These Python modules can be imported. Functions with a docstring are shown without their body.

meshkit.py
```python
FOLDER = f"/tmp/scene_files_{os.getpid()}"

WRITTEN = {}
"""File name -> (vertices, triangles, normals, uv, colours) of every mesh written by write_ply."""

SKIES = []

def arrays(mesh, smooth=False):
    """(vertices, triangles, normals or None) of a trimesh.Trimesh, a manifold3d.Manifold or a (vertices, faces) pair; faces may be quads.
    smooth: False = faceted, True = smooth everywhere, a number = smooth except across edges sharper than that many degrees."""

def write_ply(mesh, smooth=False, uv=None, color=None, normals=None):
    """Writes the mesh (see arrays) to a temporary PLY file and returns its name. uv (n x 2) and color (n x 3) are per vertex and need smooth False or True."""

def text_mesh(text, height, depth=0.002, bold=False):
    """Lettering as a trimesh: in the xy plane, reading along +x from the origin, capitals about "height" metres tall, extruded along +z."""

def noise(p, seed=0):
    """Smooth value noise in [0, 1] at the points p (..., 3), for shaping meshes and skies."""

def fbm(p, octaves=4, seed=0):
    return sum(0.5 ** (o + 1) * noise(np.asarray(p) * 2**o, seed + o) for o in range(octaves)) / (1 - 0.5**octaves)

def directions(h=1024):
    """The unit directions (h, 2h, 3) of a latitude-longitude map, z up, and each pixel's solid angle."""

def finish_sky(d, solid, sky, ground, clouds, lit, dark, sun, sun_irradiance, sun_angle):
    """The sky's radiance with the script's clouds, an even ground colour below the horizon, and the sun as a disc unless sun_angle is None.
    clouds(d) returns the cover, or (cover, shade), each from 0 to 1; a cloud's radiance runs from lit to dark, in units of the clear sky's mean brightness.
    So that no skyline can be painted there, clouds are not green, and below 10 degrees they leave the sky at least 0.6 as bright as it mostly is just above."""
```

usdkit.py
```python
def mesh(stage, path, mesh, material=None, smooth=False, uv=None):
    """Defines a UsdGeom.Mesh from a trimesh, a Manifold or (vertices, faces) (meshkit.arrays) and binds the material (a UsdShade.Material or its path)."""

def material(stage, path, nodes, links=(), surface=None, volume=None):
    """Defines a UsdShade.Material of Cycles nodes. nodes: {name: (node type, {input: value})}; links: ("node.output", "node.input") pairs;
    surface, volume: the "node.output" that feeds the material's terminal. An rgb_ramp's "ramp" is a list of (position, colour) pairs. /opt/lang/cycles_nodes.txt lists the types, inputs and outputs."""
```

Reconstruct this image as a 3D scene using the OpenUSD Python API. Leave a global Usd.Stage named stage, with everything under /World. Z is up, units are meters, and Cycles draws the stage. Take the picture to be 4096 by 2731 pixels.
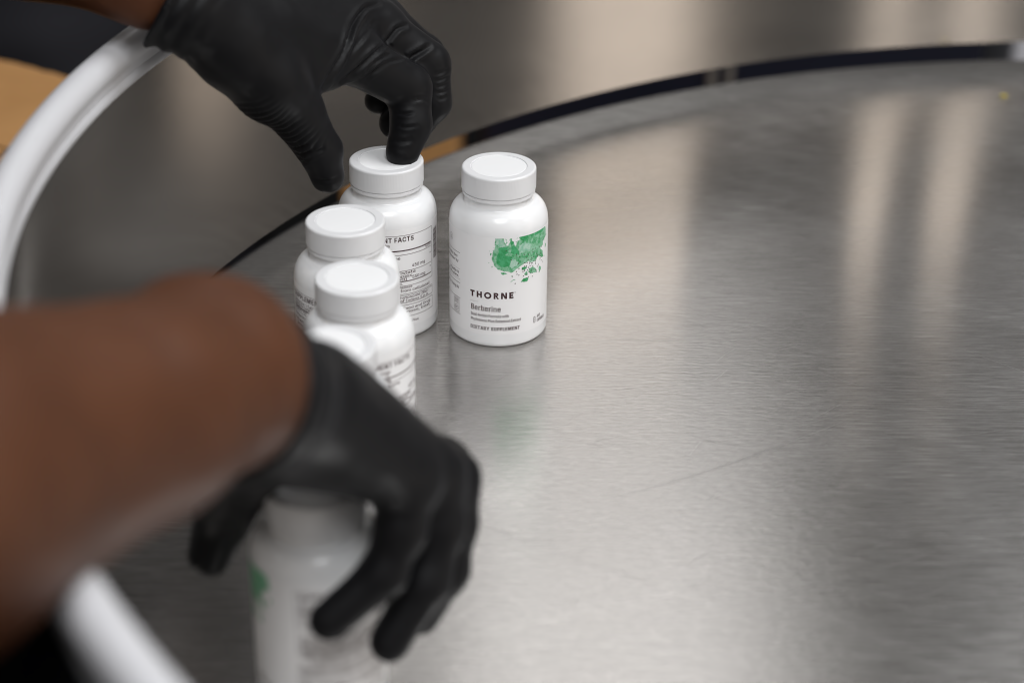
import math, glob, numpy as np, trimesh, usdkit, meshkit
from pxr import Usd, UsdGeom, UsdLux, UsdShade, Gf, Sdf, Vt
from shapely.geometry import Polygon, Point, box as sbox
from shapely import affinity, union_all
from scipy.spatial import cKDTree
from PIL import Image, ImageDraw, ImageFont

stage = Usd.Stage.CreateInMemory()
UsdGeom.SetStageUpAxis(stage, UsdGeom.Tokens.z)
UsdGeom.SetStageMetersPerUnit(stage, 1.0)
UsdGeom.Xform.Define(stage, '/World'); UsdGeom.Scope.Define(stage, '/World/Looks')

# light levels: the room's surround, and lamps as (name, place, aim, width, height, strength, colour)
DOME = 0.13
LIGHTS = [
    ('ceiling_panel', (.20, 3.35, 2.05), (.20, 3.35, 0), .75, 1.8, 1.65, (1, .985, .97)),
    ('ceiling_panel_over', (1.25, 1.15, 2.0), (1.0, 1.1, 0), .8, 1.4, 11, (.97, .985, 1)),
    ('ceiling_panel_near', (.15, -.55, 2.05), (.1, -.3, 0), .8, 1.3, 12.2, (.97, .985, 1)),
    ('tall_opening', (3.1, .4, .75), (.2, 1.4, .5), .85, 2.6, 2.0, (1, .90, .80)),
    ('tall_opening_narrow', (2.236, -.797, .75), (.3, 1.56, .5), .17, 2.6, 2.5, (1, .90, .80)),
    ('tall_opening_wide', (1.90, -1.06, .75), (.35, 1.57, .5), .20, 2.6, 2.2, (1, .90, .80)),
]
# ---------------------------------------------------------------- camera
PITCH, ROLL, CAM_H, FPX = 0.4817, 0.0099, 0.5646, 7925.0       # FPX: focal length in pixels of a 4096 wide picture
def cam_axes():
    fw = np.array([0, math.cos(PITCH), -math.sin(PITCH)]); r = np.array([1., 0, 0]); u = np.cross(r, fw)
    c, s = math.cos(ROLL), math.sin(ROLL)
    return c * r + s * u, -s * r + c * u, fw
CR, CU, CF = cam_axes(); C0 = np.array([0, 0, CAM_H])
cam = UsdGeom.Camera.Define(stage, '/World/camera')
cam.CreateHorizontalApertureAttr(36.0); cam.CreateVerticalApertureAttr(36.0 * 682 / 1024)
cam.CreateFocalLengthAttr(36.0 * FPX / 4096); cam.CreateClippingRangeAttr(Gf.Vec2f(0.02, 60))
cam.CreateFStopAttr(3.9); cam.CreateFocusDistanceAttr(1.185)
cam.CreateExposureAttr(0.0)
M4 = Gf.Matrix4d(*CR, 0, *CU, 0, *(-CF), 0, *C0, 1)
cam.AddTransformOp().Set(M4)
def P(u, v, d):                                                 # a spot of the (2352 wide) photograph at depth d along the view, as a point of the place
    return C0 + d * ((u / .57422 - 2048) / FPX * CR - (v / .57422 - 1365.5) / FPX * CU + CF)

# ---------------------------------------------------------------- light: the room's dim surround, ceiling panels, tall lit openings to the right
dome = UsdLux.DomeLight.Define(stage, '/World/sky')
mat = usdkit.material(stage, '/World/Looks/surround', {'b': ('background_shader', {'color': (0.95, 0.92, 0.89), 'strength': DOME})}, surface='b.background')
UsdShade.MaterialBindingAPI.Apply(dome.GetPrim()).Bind(mat)
dome.GetPrim().SetCustomDataByKey('kind', 'structure')
def rect_light(name, pos, target, w, h, power, color=(1, 1, 1)):
    l = UsdLux.RectLight.Define(stage, '/World/' + name)
    l.CreateWidthAttr(w); l.CreateHeightAttr(h); l.CreateIntensityAttr(power); l.CreateColorAttr(Gf.Vec3f(*color))
    z = np.array(pos, float) - np.array(target, float); z /= np.linalg.norm(z)
    up = np.array([0, 0, 1.]) if abs(z[2]) < .95 else np.array([0, 1., 0])
    x = np.cross(up, z); x /= np.linalg.norm(x); y = np.cross(z, x)
    l.AddTransformOp().Set(Gf.Matrix4d(*x, 0, *y, 0, *z, 0, *pos, 1))
    l.GetPrim().SetCustomDataByKey('kind', 'structure')
for a in LIGHTS: rect_light(*a)

# ---------------------------------------------------------------- helpers
names = {}
def numbered(path):
    n = names.get(path, 0); names[path] = n + 1
    return path if n == 0 else '%s_%03d' % (path, n)
def path_of(parent): return '/World' if parent is None else str(parent.GetPath())
def tag(p, label=None, cat=None, group=None, kind=None):
    for k, v in (('label', label), ('category', cat), ('group', group), ('kind', kind)):
        if v: p.SetCustomDataByKey(k, v)
    return p
def obj(name, mesh, m, parent=None, smooth=40):
    p = numbered(path_of(parent) + '/' + name)
    return usdkit.mesh(stage, p, mesh, '/World/Looks/' + m, smooth=smooth).GetPrim()
def thing(name, label, cat, loc=(0, 0, 0), rot=0, group=None, tilt=0):
    x = UsdGeom.Xform.Define(stage, numbered('/World/' + name)); x.AddTranslateOp().Set(Gf.Vec3d(*map(float, loc)))
    x.AddRotateZOp().Set(float(rot))
    return tag(x.GetPrim(), label, cat, group)
def mat(name, nodes, links=(), surface='p.BSDF'):
    return usdkit.material(stage, '/World/Looks/' + name, nodes, links, surface=surface)
def plain(name, color, rough, **kw):
    mat(name, {'p': ('principled_bsdf', {'base_color': color, 'roughness': rough, **kw})})
def revolve(prof, n=96, a0=0, a1=2 * math.pi):
    """Surface of revolution of (radius, z) points; closed in angle when a full turn."""
    prof = np.asarray(prof, float); full = abs(a1 - a0 - 2 * math.pi) < 1e-6
    k = n if full else n + 1
    t = np.linspace(a0, a1, n + 1)[:k]
    v = np.stack([prof[:, None, 0] * np.cos(t), prof[:, None, 0] * np.sin(t), np.broadcast_to(prof[:, None, 1], (len(prof), k))], -1).reshape(-1, 3)
    f = []
    for i in range(len(prof) - 1):
        for j in range(n):
            a, b = i * k + j, i * k + (j + 1) % k
            f.append((a, b, b + k, a + k))
    f = np.array(f); f = np.vstack([f[:, [0, 1, 2]], f[:, [0, 2, 3]]])
    m = trimesh.Trimesh(v, f, process=True, merge_norm=True); m.update_faces(m.nondegenerate_faces()); return m
def cat(*ms): return trimesh.util.concatenate(ms)
def rounded_box(size, r, c=(0, 0, 0)):
    import manifold3d as mf
    s = np.array(size) / 2 - r
    b = [mf.Manifold.sphere(r, 16).translate([float(x * s[0]), float(y * s[1]), float(z * s[2])]) for x in (-1, 1) for y in (-1, 1) for z in (-1, 1)]
    m = mf.Manifold.batch_hull(b).translate([float(q) for q in c]).to_mesh()
    return trimesh.Trimesh(m.vert_properties[:, :3], m.tri_verts, process=False)
def arc_pts(c, r, a0, a1, n=10):
    t = np.radians(np.linspace(a0, a1, n)); return [(c[0] + r * math.cos(x), c[1] + r * math.sin(x)) for x in t]

# ---------------------------------------------------------------- materials
def brushed(name, axis_yaw, base, rough, aniso, fine, coarse, tangent=None, bump=.25):
    """Brushed stainless steel: noise drawn out along the brushing gives the hairlines; the gloss is stretched across them."""
    c, s = math.cos(axis_yaw), math.sin(axis_yaw)
    nodes = {
        'g': ('geometry', {}),
        'map': ('mapping', {'rotation': (0, 0, -axis_yaw), 'scale': fine}),
        'map2': ('mapping', {'rotation': (0, 0, -axis_yaw - .38), 'scale': coarse}),
        'n': ('noise_texture', {'scale': 1.0, 'detail': 4, 'roughness': .65}),
        'n2': ('noise_texture', {'scale': 1.0, 'detail': 3, 'roughness': .6}),
        'n3': ('noise_texture', {'scale': 9.0, 'detail': 4}),
        'r1': ('map_range', {'from_min': .3, 'from_max': .75, 'to_min': rough * .8, 'to_max': rough * 1.25, 'clamp': True}),
        'r2': ('map_range', {'from_min': .35, 'from_max': .7, 'to_min': -.018, 'to_max': .018, 'clamp': True}),
        'add': ('math', {'math_type': 'add'}),
        'mixn': ('math', {'math_type': 'add'}),
        'col': ('rgb_ramp', {'ramp': [(0.25, tuple(x * .92 for x in base)), (.5, base), (.8, tuple(min(1, x * 1.07) for x in base))]}),
        'bump': ('bump', {'strength': bump, 'distance': .0004}),
        't': ('combine_xyz', {'x': -s, 'y': c, 'z': 0}) if tangent is None else tangent,
        'p': ('principled_bsdf', {'metallic': 1.0, 'anisotropic': aniso}),
    }
    tl = 't.vector' if tangent is None else 't.tangent'
    links = [('g.position', 'map.vector'), ('g.position', 'map2.vector'), ('map.vector', 'n.vector'), ('map2.vector', 'n2.vector'), ('g.position', 'n3.vector'),
             ('n.fac', 'r1.value'), ('n3.fac', 'r2.value'), ('r1.result', 'add.value1'), ('r2.result', 'add.value2'), ('add.value', 'p.roughness'),
             ('n2.fac', 'col.fac'), ('col.color', 'p.base_color'), ('n.fac', 'mixn.value1'), ('n2.fac', 'mixn.value2'), ('mixn.value', 'bump.height'), ('bump.normal', 'p.normal'), (tl, 'p.tangent')]
    mat(name, nodes, links)
brushed('brushed_disc', .06, (.555, .54, .525), .225, .80, (34, 760, 1), (150, 420, 1))
mat('brushed_wall', {
    'g': ('geometry', {}), 'map': ('mapping', {'scale': (6, 6, 1500)}), 'n': ('noise_texture', {'scale': 1.0, 'detail': 3}),
    'n3': ('noise_texture', {'scale': 7.0, 'detail': 4}),
    'r1': ('map_range', {'from_min': .3, 'from_max': .75, 'to_min': .10, 'to_max': .15, 'clamp': True}),
    'r3': ('map_range', {'from_min': .3, 'from_max': .7, 'to_min': .92, 'to_max': 1.06, 'clamp': True}),
    'c': ('mix', {'mix_type': 'multiply', 'fac': 1.0, 'color1': (.47, .445, .42)}),
    'bump': ('bump', {'strength': .12, 'distance': .0003}),
    't': ('combine_xyz', {'x': 0, 'y': 0, 'z': 1.0}),
    'p': ('principled_bsdf', {'metallic': 1.0, 'anisotropic': .6})},
    [('g.position', 'map.vector'), ('map.vector', 'n.vector'), ('g.position', 'n3.vector'), ('n.fac', 'r1.value'), ('r1.result', 'p.roughness'), ('n.fac', 'bump.height'),
     ('n3.fac', 'r3.value'), ('r3.result', 'c.color2'), ('c.color', 'p.base_color'), ('bump.normal', 'p.normal'), ('t.vector', 'p.tangent')])
plain('white_trim', (.60, .60, .62), .4)
plain('bottle_plastic', (.83, .83, .835), .22, subsurface_weight=.15, subsurface_scale=.004, subsurface_radius=(1, .9, .8))
plain('cap_plastic', (.73, .73, .74), .33)
plain('liner_white', (.90, .90, .905), .07)
plain('label_paper', (.82, .815, .82), .34)
plain('ink', (.045, .016, .018), .45)
def green(name, lo, hi, scale):
    mat(name, {'tc': ('texture_coordinate', {}), 'n': ('noise_texture', {'scale': scale, 'detail': 5, 'roughness': .7, 'distortion': .6}),
               'c': ('rgb_ramp', {'ramp': [(.38, lo), (.58, hi)]}), 'p': ('principled_bsdf', {'roughness': .4})},
        [('tc.object', 'n.vector'), ('n.fac', 'c.fac'), ('c.color', 'p.base_color')])
green('print_green', (.02, .30, .09), (.27, .52, .36), 330)
green('print_green_dark', (.012, .26, .07), (.06, .38, .16), 300)
green('print_green_light', (.16, .46, .29), (.42, .60, .50), 300)
mat('glove_nitrile', {'tc': ('texture_coordinate', {}), 'n': ('noise_texture', {'scale': 900, 'detail': 3}), 'n2': ('noise_texture', {'scale': 60, 'detail': 3}),
    'r': ('map_range', {'from_min': .3, 'from_max': .7, 'to_min': .48, 'to_max': .62, 'clamp': True}), 'b': ('bump', {'strength': .12, 'distance': .0003}),
    'p': ('principled_bsdf', {'base_color': (.0026, .0026, .0034), 'specular_ior_level': .20, 'sheen_weight': .03, 'sheen_roughness': .4, 'sheen_tint': (.7, .7, .8)})},
    [('tc.object', 'n.vector'), ('tc.object', 'n2.vector'), ('n2.fac', 'r.value'), ('r.result', 'p.roughness'), ('n.fac', 'b.height'), ('b.normal', 'p.normal')])
mat('skin', {'tc': ('texture_coordinate', {}), 'n': ('noise_texture', {'scale': 35, 'detail': 5}), 'n2': ('noise_texture', {'scale': 700, 'detail': 2}),
    'c': ('rgb_ramp', {'ramp': [(.3, (.070, .025, .011)), (.7, (.092, .034, .015))]}), 'b': ('bump', {'strength': .15, 'distance': .0004}),
    'p': ('principled_bsdf', {'roughness': .5, 'specular_ior_level': .2, 'subsurface_weight': .12, 'subsurface_scale': .004, 'subsurface_radius': (1, .35, .2)})},
    [('tc.object', 'n.vector'), ('tc.object', 'n2.vector'), ('n.fac', 'c.fac'), ('c.color', 'p.base_color'), ('n2.fac', 'b.height'), ('b.normal', 'p.normal')])
plain('hair', (.01, .008, .007), .6)
plain('dark_cloth', (.012, .012, .017), .9)
plain('navy_plastic', (.004, .005, .015), .5)
plain('white_plastic', (.62, .62, .66), .4)
plain('post_steel', (.30, .27, .24), .45, metallic=.6)
plain('yellow_crumb', (.45, .36, .05), .6)
plain('dark_steel', (.10, .10, .105), .5, metallic=.8)
mat('cardboard', {'g': ('geometry', {}), 'm': ('mapping', {'scale': (20, 160, 20)}), 'n': ('noise_texture', {'scale': 1.0, 'detail': 4}), 'n2': ('noise_texture', {'scale': 12, 'detail': 4}),
    'x': ('math', {'math_type': 'add'}), 'h': ('math', {'math_type': 'multiply', 'value2': .5}),
    'c': ('rgb_ramp', {'ramp': [(.3, (.45, .225, .075)), (.7, (.54, .285, .105))]}), 'p': ('principled_bsdf', {'roughness': .8})},
    [('g.position', 'm.vector'), ('m.vector', 'n.vector'), ('g.position', 'n2.vector'), ('n.fac', 'x.value1'), ('n2.fac', 'x.value2'), ('x.value', 'h.value1'), ('h.value', 'c.fac'), ('c.color', 'p.base_color')])
mat('floor_paint', {'g': ('geometry', {}), 'n': ('noise_texture', {'scale': 5, 'detail': 5}), 'c': ('rgb_ramp', {'ramp': [(.3, (.009, .009, .010)), (.7, (.016, .016, .017))]}), 'p': ('principled_bsdf', {'roughness': .8, 'specular_ior_level': .15})},
    [('g.position', 'n.vector'), ('n.fac', 'c.fac'), ('c.color', 'p.base_color')])
plain('black_plastic', (.004, .004, .005), .9, specular_ior_level=.05)

# ---------------------------------------------------------------- the turntable, its guard wall and what stands behind
FZ = -0.86
CX, CY = .4796, .8756
fl = trimesh.creation.box((14, 14, .02)); fl.apply_translation((0, 2, FZ - .01))
tag(obj('floor', fl, 'floor_paint'), kind='structure')

tb = thing('rotary_table', 'round brushed stainless steel turntable top that all the bottles stand on', 'turntable')
prof = [(1e-5, 0), (.2, 0), (.45, 0), (.6, 0), (.70, 0), (.7290, 0)] + arc_pts((.7290, -.014), .014, 82, 38, 6) + [(.7425, -.010), (.7445, -.016), (.7445, -.030), (.738, -.032), (.738, -.012), (.70, -.010), (1e-5, -.010)]
d = revolve(prof, 220); d.apply_translation((CX, CY, 0)); obj('table_top', d, 'brushed_disc', tb, smooth=30)
d = revolve([(.001, -.012), (.16, -.012), (.16, -.03), (.07, -.04), (.07, FZ + .05), (.36, FZ + .03), (.36, FZ), (.001, FZ)], 64); d.apply_translation((CX, CY, 0)); obj('pedestal', d, 'dark_steel', tb)

# fine scratches that catch the light
rng = np.random.default_rng(7)
sc_v, sc_f = [], []
def scratch(x0, y0, x1, y1, w, bend=0):
    n = 9; t = np.linspace(0, 1, n); p = np.stack([x0 + (x1 - x0) * t, y0 + (y1 - y0) * t + bend * np.sin(t * math.pi)], 1)
    q = np.gradient(p, axis=0); q = np.stack([-q[:, 1], q[:, 0]], 1); q /= np.linalg.norm(q, axis=1, keepdims=True)
    ww = w * np.sin(np.clip(t * .9 + .05, 0, 1) * math.pi)[:, None]
    b = sum(len(a) for a in sc_v)
    top = np.concatenate([p + q * ww, p - q * ww]); sc_v.append(np.c_[top, np.full(2 * n, .00006)])
    for i in range(n - 1): sc_f.extend([(b + i, b + n + i, b + n + i + 1), (b + i, b + n + i + 1, b + i + 1)])
for k in range(150):
    a = rng.uniform(0, 2 * math.pi); r = .66 * math.sqrt(rng.uniform(0, 1)); x, y = CX + r * math.cos(a), CY + r * math.sin(a)
    L = rng.uniform(.01, .07); th = rng.normal(.06, .10); scratch(x, y, x + L * math.cos(th), y + L * math.sin(th), rng.uniform(.00005, .00012), rng.normal(0, .0006))
for k in range(16):
    x, y = rng.uniform(-.02, .45), rng.uniform(.75, 1.2); L = rng.uniform(.03, .13); th = rng.uniform(-1.3, 1.4)
    scratch(x, y, x + L * math.cos(th), y + L * math.sin(th), rng.uniform(.00005, .0001), rng.normal(0, .004))
scratch(.055, .90, .19, .985, .00022, -.004)
for k in range(60):
    x, y = rng.uniform(-.03, .2), rng.uniform(.8, 1.12); L = rng.uniform(.008, .035); th = rng.uniform(-.9, 1.2)
    scratch(x, y, x + L * math.cos(th), y + L * math.sin(th), rng.uniform(.00006, .00012), rng.normal(0, .0015))
sm = trimesh.Trimesh(np.vstack(sc_v), np.array(sc_f), process=False)
plain('scratch_steel', (.46, .45, .44), .42, metallic=1.0)
tag(obj('scratch', sm, 'scratch_steel', tb, smooth=False), kind='stuff')

gr = thing('guard_rail', 'curved stainless steel guard wall with a thick white plastic edging, raised above the turntable rim', 'guard rail')
def settle(m):
    """The rail is not a true circle: towards the near end it is pulled in a little."""
    v = m.vertices.copy(); a = np.degrees(np.arctan2(v[:, 1], v[:, 0])) % 360; t = np.clip((a - 181) / 22, 0, 1); t = t * t * (3 - 2 * t) * (a < 300)
    r = np.hypot(v[:, 0], v[:, 1]); v[:, :2] *= ((r - .0060 * t) / r)[:, None]; m.vertices = v; return m
A0, A1 = math.radians(58), math.radians(262)
wall = revolve([(.712, .0228), (.712, .187), (.7150, .187), (.7150, .0228), (.712, .0228)], 200, A0, A1); settle(wall); wall.apply_translation((CX, CY, 0))
gw = obj('guard_wall', wall, 'brushed_wall', gr, smooth=30)
prof = [(.7108, .1800), (.7098, .1806), (.7092, .1822), (.7094, .1850), (.7104, .1868), (.7096, .1885)] + arc_pts((.7165, .1975), .0088, 225, -45, 16) + [(.7190, .1888), (.7190, .1660), (.7182, .1650), (.7152, .1650), (.7152, .1875), (.7118, .1875), (.7118, .1800), (.7108, .1800)]
tr = revolve(prof, 200, A0 - .004, A1 + .004); settle(tr); tr.apply_translation((CX, CY, 0)); obj('edge_trim', tr, 'white_trim', gr, smooth=50)
sk = revolve([(.7200, .1700), (.7225, .1700), (.7560, .0100), (.7560, -.050), (.7535, -.050), (.7535, .0095), (.7200, .1700)], 60, math.radians(184), A1); settle(sk); sk.apply_translation((CX, CY, 0)); obj('skirt', sk, 'black_plastic', gr, smooth=30)   # dark rubber skirt outside the near part of the rail
for k, a in enumerate((226, 255)):
    ar = math.radians(a)
    b = rounded_box((.010, .04, .20), .003, (.7215, 0, -.015 + .08)); b2 = rounded_box((.06, .04, .008), .003, (.7465, 0, -.06))
    b3 = rounded_box((.008, .04, .5), .003, (.778, 0, -.30)) if False else rounded_box((.01, .04, FZ * -1 - .06), .003, (.7745, 0, (FZ - .06) / 2))
    b1 = rounded_box((.012, .04, .06), .003, (.7215, 0, -.04))
    m = cat(b, b2, b3, b1); m.vertices[:, 0] -= .0125; m.apply_transform(trimesh.transformations.rotation_matrix(ar, (0, 0, 1))); m.apply_translation((CX, CY, 0))
    obj('support_bracket', m, 'dark_steel', gr, smooth=40)

def carton(name, label, x0, x1, y0, y1, z0, z1, tape=True, rot=0):
    cx, cy = (x0 + x1) / 2, (y0 + y1) / 2
    t = thing(name, label, 'cardboard box', (cx, cy, z0), rot)
    w, l, hh = x1 - x0, y1 - y0, z1 - z0
    obj('carton_wall', rounded_box((w, l, hh - .006), .003, (0, 0, (hh - .006) / 2)), 'cardboard', t)
    n = 30
    for s in (-1, 1):                                              # the closing flaps, their outer edges a little ragged
        xs = np.linspace(-w / 2, w / 2, n); rag = .0025 * meshkit.fbm(np.stack([xs * 60, xs * 0 + s, xs * 0], 1), 3, 5)
        ye = s * (l / 2 + .001 + rag); yi = np.full(n, s * .0015)
        v = np.concatenate([np.c_[xs, ye, np.full(n, hh - .001) + .004 * rag / .0025 * .5], np.c_[xs, yi, np.full(n, hh)], np.c_[xs, ye, np.full(n, hh - .005)], np.c_[xs, yi, np.full(n, hh - .0055)]])
        f = []
        for i in range(n - 1):
            f += [(i, i + 1, n + i + 1), (i, n + i + 1, n + i), (2 * n + i, 3 * n + i + 1, 2 * n + i + 1), (2 * n + i, 3 * n + i, 3 * n + i + 1), (i, 2 * n + i + 1, i + 1), (i, 2 * n + i, 2 * n + i + 1)]
        obj('flap', trimesh.Trimesh(v, np.array(f), process=False), 'cardboard', t, smooth=30)
    return t
carton('cardboard_box', 'tan cardboard box standing just outside the white edged guard wall', -.744, -.384, 1.451, 1.751, -.36, -.05, rot=-32.5)
t = thing('cabinet', 'low black cabinet outside the guard wall, carrying the tan cardboard box', 'cabinet', (-.63, 1.44, FZ), -32.5)
obj('cabinet_body', rounded_box((.86, .62, .43), .008, (0, 0, .255)), 'black_plastic', t); obj('cabinet_top', rounded_box((.88, .64, .03), .008, (0, 0, .485)), 'black_plastic', t); obj('plinth', rounded_box((.80, .56, .04), .004, (0, 0, .02)), 'black_plastic', t)
for dx in (-.21, .21): obj('door', rounded_box((.40, .012, .38), .004, (dx, -.316, .26)), 'black_plastic', t)
carton('cardboard_box', 'brown cardboard box seen through the gap below the guard wall behind the gloved fingertips', -.20, -.067, 2.12, 2.5, FZ, -.14)

def bin_mesh(w, l, hh):
    import shapely
    outer = sbox(-w / 2, -l / 2, w / 2, l / 2).buffer(.012); inner = outer.buffer(-.006)
    a = trimesh.creation.extrude_polygon(outer.difference(inner), hh, engine='earcut'); b = trimesh.creation.extrude_polygon(outer, .006, engine='earcut')
    rim = trimesh.creation.extrude_polygon(outer.buffer(.012).difference(outer.buffer(.0005)), .03, engine='earcut'); rim.apply_translation((0, 0, hh - .032))
    return cat(a, b), rim
t = thing('storage_bin', 'long navy blue plastic bin beyond the turntable, seen through the gap under the guard wall', 'bin', (.272, 2.62, FZ))
a, b = bin_mesh(.606, .5, .80); obj('bin_body', a, 'navy_plastic', t); obj('bin_rim', b, 'navy_plastic', t)
t = thing('white_bin', 'pale grey plastic bin beside the navy one at the far end of the gap', 'bin', (.935, 2.62, FZ))
a, b = bin_mesh(.606, .5, .80); obj('bin_body', a, 'white_plastic', t); obj('bin_rim', b, 'white_plastic', t)
t = thing('metal_post', 'thin paired grey brown metal posts in front of the navy bin', 'post', (.246, 2.24, FZ))
for dx in (-.0115, .0095): obj('tube', rounded_box((.010, .014, .84), .003, (dx, 0, .42)), 'post_steel', t)
obj('base_plate', rounded_box((.09, .09, .01), .003, (0, 0, .005)), 'post_steel', t)

# a heap of dark cloth behind the cardboard box
ic = trimesh.creation.icosphere(5); v = ic.vertices.copy()
n1 = meshkit.fbm(v * 1.6 + 3, 4, 3)[:, None]; fold = np.abs(np.sin((v[:, :1] * 7 + v[:, 2:] * 2.5 + 2.2 * meshkit.fbm(v * 2.0, 3, 8)[:, None])))
v = v * (.80 + .32 * n1 + .06 * fold); v[:, 2] = np.maximum(v[:, 2], -.8); v = v * np.array([.42, .30, .52]) + np.array([-.66, 2.36, FZ + .42 + .20])
v[:, 2] = np.maximum(v[:, 2], FZ + .002)
cl = obj('cloth_heap', trimesh.Trimesh(v, ic.faces, process=False), 'dark_cloth', smooth=True)
tag(cl, 'heap of dark navy cloth behind the tan cardboard box, under the far forearm', 'cloth')

# crumb
ic = trimesh.creation.icosphere(2); v = ic.vertices * (1 + .5 * (meshkit.noise(ic.vertices * 2.3 + 9)[:, None] - .5)) * np.array([.0030, .0024, .0010])
def on_table(u, v, z=0):
    d = P(u, v, 1.0) - C0; return C0 + d * ((z - CAM_H) / d[2])
q = on_table(2305, 222); cr = obj('crumb', trimesh.Trimesh(v + q + np.array([0, 0, .0009]), ic.faces, process=False), 'yellow_crumb', smooth=True)
tag(cr, 'tiny yellow crumb lying alone near the far rim of the steel turntable', 'crumb')

# ---------------------------------------------------------------- bottles: one is built, the others refer to it
FONT = glob.glob('/opt/blender-*/*/datafiles/fonts/Inter.woff2')[0]
def glyphs(text, cap, weight=500, track=0.0, px=48):
    """Lettering as a shapely shape: capitals 'cap' high, the baseline at y = 0, starting at x = 0; returns (shape, width)."""
    font = ImageFont.truetype(FONT, px)
    try: font.set_variation_by_axes([14, weight])
    except Exception:
        try: font.set_variation_by_axes([weight])
        except Exception: pass
    s = cap / (px * .727); x = 0.0; parts = []
    for ch in text:
        w = font.getlength(ch)
        if ch != ' ':
            x0, y0, x1, y1 = font.getbbox(ch, anchor='ls')
            im = Image.new('L', (int(x1 - x0) + 6, int(y1 - y0) + 6)); ImageDraw.Draw(im).text((3 - x0, 3 - y0), ch, 255, font, anchor='ls')
            on = np.pad(np.asarray(im) > 127, ((0, 0), (1, 1))).astype(np.int8)
            rows, st = np.nonzero(np.diff(on, axis=1) == 1); en = np.nonzero(np.diff(on, axis=1) == -1)[1]
            g = union_all([sbox(*map(float, q)) for q in zip(st, -rows - 1, en, -rows)]).buffer(.5).buffer(-.5).simplify(.55)
            parts.append(affinity.affine_transform(g, [float(s), 0, 0, float(s), float((x - 4 + x0) * s), float((3 - y0) * s)]))
        x += w + track * px
    return union_all(parts), x * s
RL = .03012
def wrap(shape, r=RL + .00006, thick=.00003):
    """A flat print (x = arc length in metres, y = height) laid round the bottle."""
    ms = []
    for g in getattr(shape, 'geoms', [shape]):
        if g.is_empty or g.area < 1e-10: continue
        x0, _, x1, _ = g.bounds
        n = max(1, int((x1 - x0) / .0016))
        for k in range(n):
            c = g if n == 1 else g.intersection(sbox(x0 + (x1 - x0) * k / n, -1, x0 + (x1 - x0) * (k + 1) / n, 1))
            for q in getattr(c, 'geoms', [c]):
                if q.geom_type != 'Polygon' or q.area < 1e-11: continue
                v, f = trimesh.creation.triangulate_polygon(q, engine='earcut')
                ms.append(trimesh.Trimesh(np.c_[v, np.zeros(len(v))], f, process=False))
    m = cat(*ms); v = m.vertices; th = v[:, 0] / RL
    m.vertices = np.stack([r * np.sin(th), -r * np.cos(th), v[:, 1]], 1)
    n = m.face_normals; c = m.triangles_center; bad = (n[:, :2] * c[:, :2]).sum(1) < 0
    m.faces[bad] = m.faces[bad][:, ::-1]
    return m
D2A = math.radians(1) * RL                                         # degrees round the bottle -> arc length
def put(text, deg, z, cap, weight=500, track=0.0, align='l', fit=None):
    g, w = glyphs(text, cap, weight, track)
    x = deg * D2A
    if fit: g = affinity.scale(g, (fit - deg) * D2A / w, 1, origin=(0, 0)); w = (fit - deg) * D2A
    if align == 'r': x -= w
    return affinity.translate(g, x, z)
def hline(d0, d1, z, t): return sbox(d0 * D2A, z - t / 2, d1 * D2A, z + t / 2)
def vline(d, z0, z1, t): return sbox(d * D2A - t / 2, z0, d * D2A + t / 2, z1)
def dotted(d0, d1, z, r=.00016, step=.0008):
    return union_all([Point(x, z).buffer(r, 3) for x in np.arange(d0 * D2A, d1 * D2A, step)])
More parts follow.
